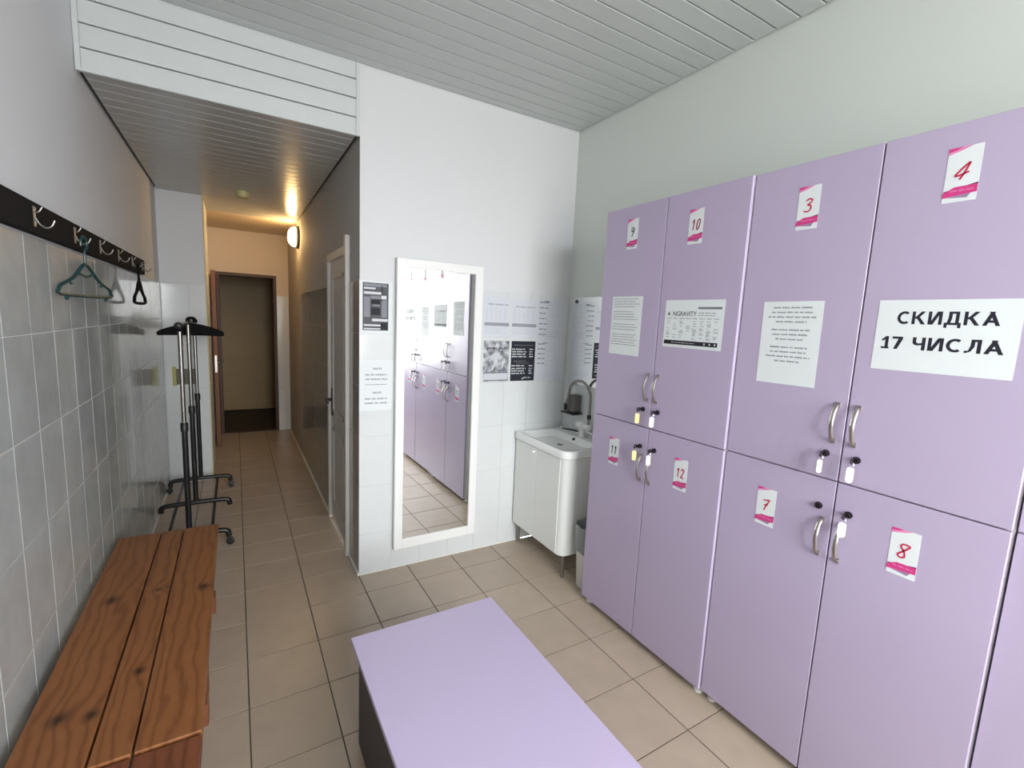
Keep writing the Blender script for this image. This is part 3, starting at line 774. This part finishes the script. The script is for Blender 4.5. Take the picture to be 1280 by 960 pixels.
def noise_photo(name):
    m = bpy.data.materials.new(name); m.use_nodes = True; nt = m.node_tree; b = nt.nodes['Principled BSDF']; b.inputs['Roughness'].default_value = 0.5
    tc = nt.nodes.new('ShaderNodeTexCoord'); n = nt.nodes.new('ShaderNodeTexNoise'); n.inputs['Scale'].default_value = 26; n.inputs['Detail'].default_value = 4
    cr = nt.nodes.new('ShaderNodeValToRGB'); cr.color_ramp.elements[0].position = 0.36; cr.color_ramp.elements[1].position = 0.66
    cr.color_ramp.elements[0].color = srgb(96, 98, 104); cr.color_ramp.elements[1].color = srgb(206, 208, 212)
    nt.links.new(tc.outputs['Object'], n.inputs['Vector']); nt.links.new(n.outputs['Fac'], cr.inputs[0]); nt.links.new(cr.outputs[0], b.inputs['Base Color'])
    MATS[name] = m
noise_photo('photo_blotchy')
lit = [[(-0.012, 0.085), (0.016, 0.085), (0.020, 0.108), (0.004, 0.122), (-0.012, 0.108)], [(-0.040, 0.035), (-0.010, 0.060), (0.022, 0.058), (0.040, 0.020), (0.024, 0.0), (0.018, 0.03), (0.012, -0.020), (-0.018, -0.020), (-0.020, 0.03), (-0.040, 0.005)], [(-0.018, -0.02), (-0.002, -0.02), (-0.022, -0.060), (-0.038, -0.060)], rect(-0.09, 0.09, -0.125, -0.082)]
drk = words(-0.072, 0.080, 0.080, 0.015, rg)
ban = [rect(-0.095, 0.095, -0.080, -0.072), rect(-0.095, 0.095, -0.131, -0.125), [(0.03, -0.070), (0.085, -0.070), (0.062, -0.030)]]
sheet('figure_poster', 'grey poster with pale figure and dark lettering below the timetables', 'poster', 'front', c, w, h, [('print', 'photo_light', lit), ('print', 'photo_mid', ban), ('print', 'photo_dark', drk)], 'photo_blotchy')
c, w, h = wallp(2.154, 2.348, 1.172, 1.447)
pr = []; pg = words(-0.075, 0.08, 0.107, 0.006, rg)+words(-0.075, 0.03, -0.003, 0.006, rg)+words(-0.05, 0.05, -0.016, 0.005, rg)
for y in (0.078, 0.061, 0.044, 0.027, -0.036, -0.055, -0.072, -0.089):
    pr += words(-0.09, 0.035, y, 0.0085, rg, fill=rg.uniform(0.8, 1)); pr += words(0.05, 0.085, y, 0.0085, rg)
pr += ribbon([(-0.004, -0.118), (0.004, -0.125), (0.014, -0.112)], 0.005)+words(0.016, 0.075, -0.118, 0.006, rg)
sheet('price_list', 'black price list with white rows of text beside the washbasin', 'price list', 'front', c, w, h, [('print', 'ink_grey', pg), ('print', 'paper', pr)], 'ink_navy')
for i, (z0, z1) in enumerate(((1.462, 1.750), (1.172, 1.460))):
    c, w, h = wallp(2.362, 2.562, z0, z1)
    pr = []; pg = []
    for r in range(7 if i == 0 else 5):
        y = h/2-0.034-r*(0.037 if i == 0 else 0.034)
        pr += words(-w/2+0.008, -w/2+0.008+rg.uniform(0.055, 0.085), y, 0.008, rg)
        pg += words(-w/2+0.07, w/2-0.02, y-0.013, 0.004, rg, fill=rg.uniform(0.6, 1))
    pr += words(-w/2+0.045, -w/2+0.09, h/2-0.026, 0.008, rg)
    for r in range(3): pg += words(-w/2+0.02, w/2-0.02, -h/2+0.05-r*0.014, 0.004, rg)
    sheet('rules_sheet', ('upper' if i == 0 else 'lower')+' sheet of dark-headed list text in the corner by the basin', 'notice', 'front', c, w, h, [('print', 'photo_dark', pr), ('print', 'ink_pale', pg)], 'paper_grey')

# ------------------------------------------------------------------ tall mirror
MX0, MX1, MZ0, MZ1 = 1.3992, 1.8551, 0.1937, 1.8605
t = thing('wall_mirror', 'tall mirror in a white frame leaning on the white wall', 'mirror', ((MX0+MX1)/2, YM-0.005, 0.14), 0.014)
cx = (MX0+MX1)/2
def lx(v): return v-cx
for (a, b, c0, d0) in ((MX0-0.052, MX0, MZ0-0.060, MZ1+0.052), (MX1, MX1+0.050, MZ0-0.060, MZ1+0.052), (MX0, MX1, MZ1, MZ1+0.052), (MX0, MX1, MZ0-0.060, MZ0)):
    obj('frame_bar', bbox(lx(a), lx(b), -0.034, -0.002, c0-0.14, d0-0.14, 0.003, 2), 'frame_white', t)
obj('glass', box(bm_(), lx(MX0)-0.001, lx(MX1)+0.001, -0.026, -0.020, MZ0-0.141, MZ1-0.139), 'mirror_glass', t)
# frameless mirror over the washbasin
t = thing('basin_mirror', 'frameless mirror on the side wall above the washbasin', 'mirror', (XR, 2.30, 1.16))
obj('glass', box(bm_(), -0.006, -0.0012, -0.37, 0.372, 0.0, 0.606), 'mirror_glass', t)
obj('mirror_clip', lathe(bm_(), [(0.013, -0.011), (0.013, -0.0062)], 0.335, 0.578, 14, 'X'), 'chrome_dark', t, smooth=True)
obj('mirror_clip', box(bm_(), -0.010, -0.001, 0.28, 0.31, -0.012, 0.008), 'satin_nickel', t)

# ------------------------------------------------------------------ washstand
def loft(bm, loops, cap0=True, cap1=True):
    rings = [[bm.verts.new((x, y, z)) for x, y in pts] for pts, z in loops]
    n = len(rings[0])
    for a, b in zip(rings, rings[1:]):
        for j in range(n): bm.faces.new((a[j], a[(j+1) % n], b[(j+1) % n], b[j]))
    if cap0: bm.faces.new(rings[0][::-1])
    if cap1: bm.faces.new(rings[-1])
    return bm
BX, BY0, BY1 = 2.205, 2.130, 2.722
t = thing('wash_cabinet', 'white two-door vanity cabinet on grey legs under the washbasin', 'cabinet', (2.42, 2.42, 0))
ox, oy = 2.42, 2.42
bm = loft(bm_(), [(rrect(2.2225-ox, 2.612-ox, BY0+0.012-oy, BY1-0.004-oy, (0.05, 0.004, 0.004, 0.004)), 0.150), (rrect(2.2225-ox, 2.612-ox, BY0+0.012-oy, BY1-0.004-oy, (0.05, 0.004, 0.004, 0.004)), 0.768)])
obj('body', bm, 'laminate_white', t, smooth=True)
for a, b, kn in ((2.196, 2.445, 2.43), (2.449, 2.716, 2.466)):
    d = obj('door', bbox(2.2190-ox, 2.2290-ox, a-oy, b-oy, 0.152, 0.760, 0.0012, 1), 'laminate_white', t)
    if a > 2.4: obj('knob', lathe(bm_(), [(0.006, 2.196-ox), (0.009, 2.205-ox), (0.005, 2.220-ox)], kn+0.012-oy, 0.735, 12, 'X'), 'frame_white', d, smooth=True)
for x, y in ((2.262, 2.165), (2.262, 2.695), (2.585, 2.165), (2.585, 2.695)):
    obj('leg', lathe(bm_(), [(0.011, 0.0), (0.011, 0.150)], x-ox, y-oy, 12), 'steel_brushed', t, smooth=True)
bt = thing('washbasin', 'white ceramic washbasin with rounded front corner on the cabinet', 'washbasin', (2.42, 2.42, 0.769))
R4 = (0.055, 0.006, 0.006, 0.02); Rb = (0.06, 0.05, 0.05, 0.06)
def L(ins, z, r): return (rrect(BX-ox+ins, 2.6165-ox-ins, BY0-oy+ins, BY1-oy-ins, r), z)
def Bw(x0, x1, y0, y1, z): return (rrect(x0-ox, x1-ox, y0-oy, y1-oy, Rb), z)
bm = loft(bm_(), [L(0.006, 0.0, R4), L(0.0, 0.004, R4), L(0.0, 0.044, R4), L(0.004, 0.050, R4), Bw(2.232, 2.520, BY0+0.035, BY1-0.035, 0.050), Bw(2.238, 2.514, BY0+0.041, BY1-0.041, 0.046), Bw(2.262, 2.490, BY0+0.075, BY1-0.075, 0.010)])
obj('bowl', bm, 'ceramic', bt, smooth=True)
obj('back_ledge', bbox(2.588-ox, 2.6165-ox, BY0+0.004-oy, BY1-0.002-oy, 0.048, 0.060, 0.004), 'ceramic', bt)
bm = lathe(bm_(), [(0.011, 2.508-ox), (0.011, 2.500-ox)], 2.435-oy, 0.032, 14, 'X'); obj('overflow_hole', bm, 'hole_black', bt, smooth=True)
obj('drain', lathe(bm_(), [(0.022, 0.0102), (0.022, 0.0125), (0.012, 0.013)], 2.38-ox, 2.42-oy, 16), 'chrome', bt, smooth=True)
# gooseneck tap with a white body
tp = thing('faucet', 'gooseneck tap with white body and black lever on the basin', 'faucet', (2.552, 2.408, 0.820))
bm = lathe(bm_(), [(0.026, 0.0), (0.026, 0.006), (0.020, 0.010), (0.020, 0.055), (0.030, 0.065), (0.034, 0.085), (0.030, 0.105), (0.016, 0.112)], 0, 0, 20)
lathe(bm, [(0.014, -0.075), (0.021, -0.070), (0.021, 0.055), (0.014, 0.062)], 0.0, 0.078, 18, 'Y')
obj('tap_body', bm, 'plastic_white', tp, smooth=True)
pts = [(0, -0.058, 0.085), (0, -0.060, 0.16), (0, -0.060, 0.255)]+[(-0.03*(1-math.cos(a))/2, 0.040-0.100*math.cos(a), 0.270+0.110*math.sin(a)) for a in [PI*k/12 for k in range(1, 11)]]+[(-0.03, 0.142, 0.25), (-0.03, 0.160, 0.205)]
obj('spout', tube(bm_(), smooth_path(pts, 2), 0.0100, 10), 'steel_brushed', tp, smooth=True)
obj('spout_tip', lathe(bm_(), [(0.011, 0.160), (0.013, 0.166), (0.013, 0.205), (0.009, 0.212)], -0.03, 0.162, 14), 'black_plastic', tp, smooth=True)
obj('collar', lathe(bm_(), [(0.013, 0.135), (0.014, 0.14), (0.014, 0.16), (0.012, 0.165)], 0, -0.060, 14), 'black_plastic', tp, smooth=True)
obj('lever', tube(bm_(), [(-0.02, 0.03, 0.035), (-0.04, 0.09, 0.036), (-0.05, 0.155, 0.030)], [0.007, 0.006, 0.005], 8), 'black_plastic', tp, smooth=True)
obj('hose', tube(bm_(), smooth_path([(0.0, -0.03, 0.05), (0.01, -0.09, 0.035), (0.02, -0.16, 0.012), (0.02, -0.20, 0.012)], 4), 0.006, 8), 'plastic_white', tp, smooth=True)
# soap dispenser on the wall
sd = thing('soap_dispenser', 'grey soap dispenser on the wall beside the gooseneck tap', 'dispenser', (XR, 2.555, 0.965))
obj('body', bbox(-0.075, -0.002, -0.040, 0.030, 0.0, 0.125, 0.012, 3), 'plastic_grey', sd, smooth=True)
obj('side_cover', bbox(-0.070, -0.002, 0.030, 0.045, 0.004, 0.120, 0.005, 2), 'plastic_white', sd, smooth=True)
obj('shelf', bbox(-0.095, -0.002, -0.060, 0.075, -0.012, -0.001, 0.003, 1), 'black_plastic', sd)
# waste bin with bag
bn = thing('waste_bin', 'white waste bin lined with a grey bag beside the lockers', 'bin', (2.355, 2.028, 0))
obj('bin_body', lathe(bm_(), [(0.068, 0.0), (0.070, 0.003), (0.088, 0.365), (0.085, 0.365), (0.067, 0.006)], 0, 0, 28), 'plastic_white', bn, smooth=True)
bm = bm_(); rr = random.Random(2); n = 36; rings = []
for r, z in ((0.086, 0.225), (0.0905, 0.235), (0.0935, 0.370), (0.090, 0.388), (0.083, 0.380), (0.078, 0.28)):
    rings.append([bm.verts.new(((r+rr.uniform(-0.0015, 0.0025))*math.cos(2*PI*j/n), (r+rr.uniform(-0.0015, 0.0025))*math.sin(2*PI*j/n), z+rr.uniform(-0.006, 0.006))) for j in range(n)])
for a, b in zip(rings, rings[1:]):
    for j in range(n): bm.faces.new((a[j], a[(j+1) % n], b[(j+1) % n], b[j]))
obj('bag', bm, 'bag_grey', bn, smooth=True)

# ------------------------------------------------------------------ lavender low table in front of the lockers
TX0, TX1, TY1, TY0, TZ = 0.866, 1.437, 1.597, 0.30, 0.42
t = thing('low_table', 'long low table with a plain lavender top in the foreground', 'table', ((TX0+TX1)/2, (TY0+TY1)/2, 0))
hx, hy = (TX1-TX0)/2, (TY1-TY0)/2
obj('table_top', bbox(-hx, hx, -hy, hy, TZ-0.018, TZ, 0.0015, 1), 'lavender_top', t)
for s in (-1, 1):
    obj('side_panel', box(bm_(), s*(hx-0.030)-0.008, s*(hx-0.030)+0.008, -hy+0.03, hy-0.03, 0.012, TZ-0.018), 'base_dark', t)
    obj('end_panel', box(bm_(), -hx+0.039, hx-0.039, s*(hy-0.038)-0.008, s*(hy-0.038)+0.008, 0.012, TZ-0.018), 'base_dark', t)
for sx in (-1, 1):
    for sy in (-1, 1):
        obj('foot', lathe(bm_(), [(0.015, 0), (0.015, 0.012)], sx*(hx-0.055), sy*(hy-0.065), 12), 'plastic_white', t, smooth=True)

# ------------------------------------------------------------------ wooden benches along the left wall
def bench(label, y0, y1, zt, seams, cols, knots, group):
    t = thing('plank_bench', label, 'bench', (0.23, (y0+y1)/2, 0), 0, group)
    oy = (y0+y1)/2
    for i, (a, b) in enumerate(seams):
        k = [(kx-0.23-((a+b)/2-0.23), ky-oy, kr) for (kx, ky, kr) in knots if a-0.01 <= kx <= b+0.01]
        nm = 'pine_%s_%d' % (cols[2], i)
        wood(nm, cols[0], cols[1], k, i*1.7+y0)
        o = obj('plank', bbox(-(b-a)/2, (b-a)/2, y0-oy, y1-oy, zt-0.034, zt, 0.003, 2), nm, t, ((a+b)/2-0.23, 0, 0))
    x0, x1 = seams[0][0], seams[-1][1]
    wood('pine_leg_'+cols[2], RED_L, RED_D, [], y0+9)
    for yy in (y0+0.16, y1-0.20-0.45*(y1 > 2)):
        ly = yy-oy
        obj('batten', bbox(x0+0.015-0.23, x1+0.006-0.23, ly-0.03, ly+0.03, zt-0.104, zt-0.034, 0.003, 1), 'pine_leg_'+cols[2], t)
        for xx in (x0+0.055, x1-0.060):
            obj('leg', bbox(xx-0.03-0.23, xx+0.03-0.23, ly-0.03, ly+0.03, 0, zt-0.104, 0.003, 1), 'pine_leg_'+cols[2], t)
        obj('stretcher', bbox(x0+0.085-0.23, x1-0.090-0.23, ly-0.012, ly+0.012, 0.12, 0.18, 0.002, 1), 'pine_leg_'+cols[2], t)
    return t
KN = [(0.105, 2.16, 0.020), (0.400, 2.12, 0.018), (0.245, 2.17, 0.010), (0.276, 2.18, 0.008), (0.100, 1.56, 0.020), (0.170, 1.54, 0.016), (0.255, 1.68, 0.015)]
bench('pine plank bench with dark knots along the grey tiled wall', 1.350, 2.755, 0.460, ((0.030, 0.1925), (0.1985, 0.2835), (0.289, 0.433)), (PINE_L, PINE_D, 'a'), KN, 'wooden plank benches on the left')
bench('redder plank bench at the lower left edge, nearest the viewer', -0.10, 1.342, 0.456, ((0.030, 0.1925), (0.1985, 0.2835), (0.289, 0.433)), (RED_L, RED_D, 'b'), [(0.11, 1.0, 0.018), (0.36, 0.7, 0.016)], 'wooden plank benches on the left')

# ------------------------------------------------------------------ coat rack on the left wall
t = thing('coat_rack', 'long black board with chrome coat hooks on the left wall', 'coat rack', (0, 2.2, 1.776))
obj('board', bbox(0.001, 0.024, -1.9, 4.03-2.2, 0.0, 0.096, 0.003, 1), 'black_board', t)
bm = bevel(box(bm_(), 0.0, 0.003, -0.008, 0.008, -0.030, 0.030), 0.001, 1)
tube(bm, smooth_path([(0.003, 0, 0.012), (0.012, 0, 0.016), (0.020, 0, 0.030)], 3), 0.0028, 8)
tube(bm, smooth_path([(0.003, 0, -0.004), (0.012, 0, -0.022), (0.025, 0, -0.030), (0.038, 0, -0.024), (0.046, 0, -0.006)], 3), 0.0030, 8)
lathe(bm, [(0.0045, 0.002), (0.0035, 0.0055)], 0.0, 0.024, 8, 'X')
HK = to_mesh(bm, 'hook', True); HK.materials.append(M['steel_brushed'])
for y in (0.42, 0.80, 1.20, 1.60, 2.00, 2.42, 2.81, 3.20, 3.58, 3.93):
    obj('hook', HK, None, t, (0.024, y-2.2, 0.050))
def hanger_parts(t, w, r, material, hook_h=0.075, clips=True, drop=0.11, solid=False):
    """hanger in the local y-z plane; origin at the top inside of the hook, body below"""
    a = hook_h
    hk = smooth_path([(0, -0.022, -0.018), (0, -0.020, 0.004), (0, 0.0, 0.018), (0, 0.020, 0.004), (0, 0.018, -0.018), (0, 0.0, -0.040), (0, 0, -a)], 4)
    obj('hook', tube(bm_(), hk, r*0.75, 8), material, t, smooth=True)
    body = [(0, 0, -a), (0, 0.03, -a-0.012), (0, w*0.25, -a-drop*0.48), (0, w*0.46, -a-drop*0.72), (0, w*0.5, -a-drop*0.86), (0, w*0.485, -a-drop), (0, 0, -a-drop-0.004),
            (0, -w*0.485, -a-drop), (0, -w*0.5, -a-drop*0.86), (0, -w*0.46, -a-drop*0.72), (0, -w*0.25, -a-drop*0.48), (0, -0.03, -a-0.012)]
    if solid:
        top = [(0.0, 0.0), (w*0.10, -0.004), (w*0.28, -0.022), (w*0.44, -0.046), (w*0.5, -0.062)]
        out = top+[(w*0.5, -0.082), (w*0.40, -0.080), (w*0.12, -0.078)]
        out = [(-x, z) for x, z in reversed(out) if x > 0]+out
        b_ = bm_(); f_ = b_.faces.new([b_.verts.new((-0.009, y, -a+z)) for y, z in out])
        ex_ = bmesh.ops.extrude_face_region(b_, geom=[f_]); bmesh.ops.translate(b_, vec=(0.018, 0, 0), verts=[g for g in ex_['geom'] if isinstance(g, bmesh.types.BMVert)])
        obj('body', b_, material, t)
        return
    obj('body', tube(bm_(), smooth_path(body, 3, True), r, 8, closed=True), material, t, smooth=True)
    obj('brace', tube(bm_(), [(0, -w*0.14, -a-drop*0.30), (0, 0, -a-drop*0.40), (0, w*0.14, -a-drop*0.30)], r*0.8, 8), material, t, smooth=True)
    if clips:
        for s in (-1, 1):
            obj('loop', tube(bm_(), smooth_path([(0, s*w*0.40, -a-drop), (0, s*w*0.40, -a-drop-0.016), (0, s*w*0.36, -a-drop-0.016), (0, s*w*0.36, -a-drop-0.006)], 3), r*0.55, 6), material, t, smooth=True)
            obj('notch', tube(bm_(), [(0, s*w*0.31, -a-drop*0.52), (0, s*w*0.30, -a-drop*0.68), (0, s*w*0.27, -a-drop*0.66)], r*0.55, 6), material, t, smooth=True)
h1 = thing('clothes_hanger', 'dark green plastic hanger on the black coat rack', 'hanger', (0.056, 2.385, 1.802), -0.20)
hanger_parts(h1, 0.37, 0.0062, 'green_plastic', 0.085, True, 0.115)
h2 = thing('clothes_hanger', 'single black hanger near the far end of the coat rack', 'hanger', (0.054, 3.56, 1.798), 0.0)
hanger_parts(h2, 0.36, 0.0085, 'black_matte', 0.085, False, 0.125)

# ------------------------------------------------------------------ rolling clothes rack
RX = 0.245
t = thing('garment_rack', 'black and chrome rolling clothes rack against the tiled pillar', 'clothes rack', (RX, 4.10, 0))
for i, y in enumerate((-0.60, 0.0, 0.60)):
    top = (1.425, 1.455, 1.455)[i]
    o = obj('pole', lathe(bm_(), [(0.0165, 0.11), (0.0165, 0.83)], 0, y, 14), 'black_paint', t, smooth=True)
    obj('pole_sleeve', lathe(bm_(), [(0.021, 0.80), (0.021, 0.85), (0.017, 0.855)], 0, y, 14), 'black_plastic', o, smooth=True)
    obj('chrome_pole', lathe(bm_(), [(0.0125, 0.83), (0.0125, top)], 0, y, 14), 'steel_brushed', t, smooth=True)
    xw = 0.205
    ft = [(-xw-0.012, y, 0.060), (-xw-0.010, y, 0.085), (-xw+0.012, y, 0.105), (-0.08, y, 0.110), (0.08, y, 0.110), (xw-0.012, y, 0.105), (xw+0.010, y, 0.085), (xw+0.012, y, 0.060)]
    fb = obj('foot_bar', tube(bm_(), smooth_path(ft, 4), 0.0175, 10), 'black_paint', t, smooth=True)
    if i != 1:
        for s in (-1, 1):
            bm = lathe(bm_(), [(0.012, y-0.011), (0.024, y-0.009), (0.024, y+0.009), (0.012, y+0.011)], s*(xw+0.020), 0.024, 16, 'Y')
            box(bm, s*(xw+0.012)-0.010, s*(xw+0.012)+0.010, y-0.014, y+0.014, 0.036, 0.066)
            obj('caster', bm, 'black_plastic', fb, smooth=True)
for s in (-1, 1):
    obj('base_rail', tube(bm_(), [(s*0.12, -0.60, 0.098), (s*0.12, 0.60, 0.098)], 0.010, 8), 'black_paint', t, smooth=True)
obj('top_bar', tube(bm_(), [(0, -0.64, 1.462), (0, 0.62, 1.462)], 0.0125, 10), 'chrome_dark', t, smooth=True)
for y in (-0.66, 0.63):
    obj('end_cap', lathe(bm_(), [(0.012, y-0.022), (0.022, y-0.014), (0.022, y+0.014), (0.012, y+0.022)], 0, 1.462, 14, 'Y'), 'black_plastic', t, smooth=True)
ORD = ('front hanger of the black bunch on the rolling clothes rack', 'second hanger of the black bunch on the rolling clothes rack', 'middle hanger of the black bunch on the rolling clothes rack', 'fourth hanger of the black bunch on the rolling clothes rack', 'rearmost hanger of the black bunch on the rolling clothes rack')
for i, (y, rz, xo) in enumerate(((4.23, 0.04, 0.0), (4.28, -0.03, 0.010), (4.33, 0.04, -0.008), (4.38, -0.03, 0.006), (4.44, 0.05, 0))):
    h = thing('clothes_hanger', ORD[i], 'hanger', (RX+0.004+xo, y, 1.480), PI/2+rz, 'black hangers on the rolling rack')
    hanger_parts(h, 0.405, 0.0085, 'black_matte', 0.028+0.006*(i % 3), False, 0.075, True)

# ------------------------------------------------------------------ small fixtures
t = thing('wall_box', 'small brown-grey box with yellowed edge on the tiled pillar', 'wall box', (0.14, YS, 0.97))
obj('cover', bbox(-0.055, 0.085, -0.030, -0.001, -0.070, 0.065, 0.004, 2), 'box_brown', t)
for k in range(4): obj('rib', box(bm_(), -0.045, 0.075, -0.034, -0.0301, -0.050+k*0.030, -0.038+k*0.030), 'box_brown', t)
obj('side_strip', bbox(-0.085, -0.056, -0.012, -0.001, -0.085, 0.085, 0.003, 1), 'box_yellow', t)
# recessed ceiling spot (switched off)
t = thing('ceiling_spot', 'small round spotlight set in the corridor ceiling', 'ceiling light', (0.622, 4.58, ZK))
obj('ring', lathe(bm_(), [(0.034, -0.002), (0.034, -0.048), (0.046, -0.048), (0.050, -0.0012)], 0, 0, 24, 'Z', False), 'trim_yellowed', t, smooth=True)
obj('lens', lathe(bm_(), [(0.0335, -0.040), (0.022, -0.047), (0.006, -0.050)], 0, 0, 20), 'lens_cream', t, smooth=True)
# lit wall lamp at the corridor end
t = thing('wall_lamp', 'glowing round wall lamp high on the corridor wall', 'lamp', (XC, 5.60, 2.365))
obj('base_ring', lathe(bm_(), [(0.118, -0.001), (0.118, -0.016), (0.106, -0.024), (0.100, -0.024)], 0, 0, 32, 'X'), 'black_plastic', t, smooth=True)
obj('globe', lathe(bm_(), [(0.101, -0.025), (0.098, -0.050), (0.084, -0.075), (0.060, -0.092), (0.030, -0.100), (0.004, -0.102)], 0, 0, 32, 'X'), 'lamp_globe', t, smooth=True)
obj('guard_band', lathe(bm_(), [(0.104, -0.022), (0.104, -0.030), (0.099, -0.030)], 0, 0, 32, 'X', False), 'satin_nickel', t, smooth=True)
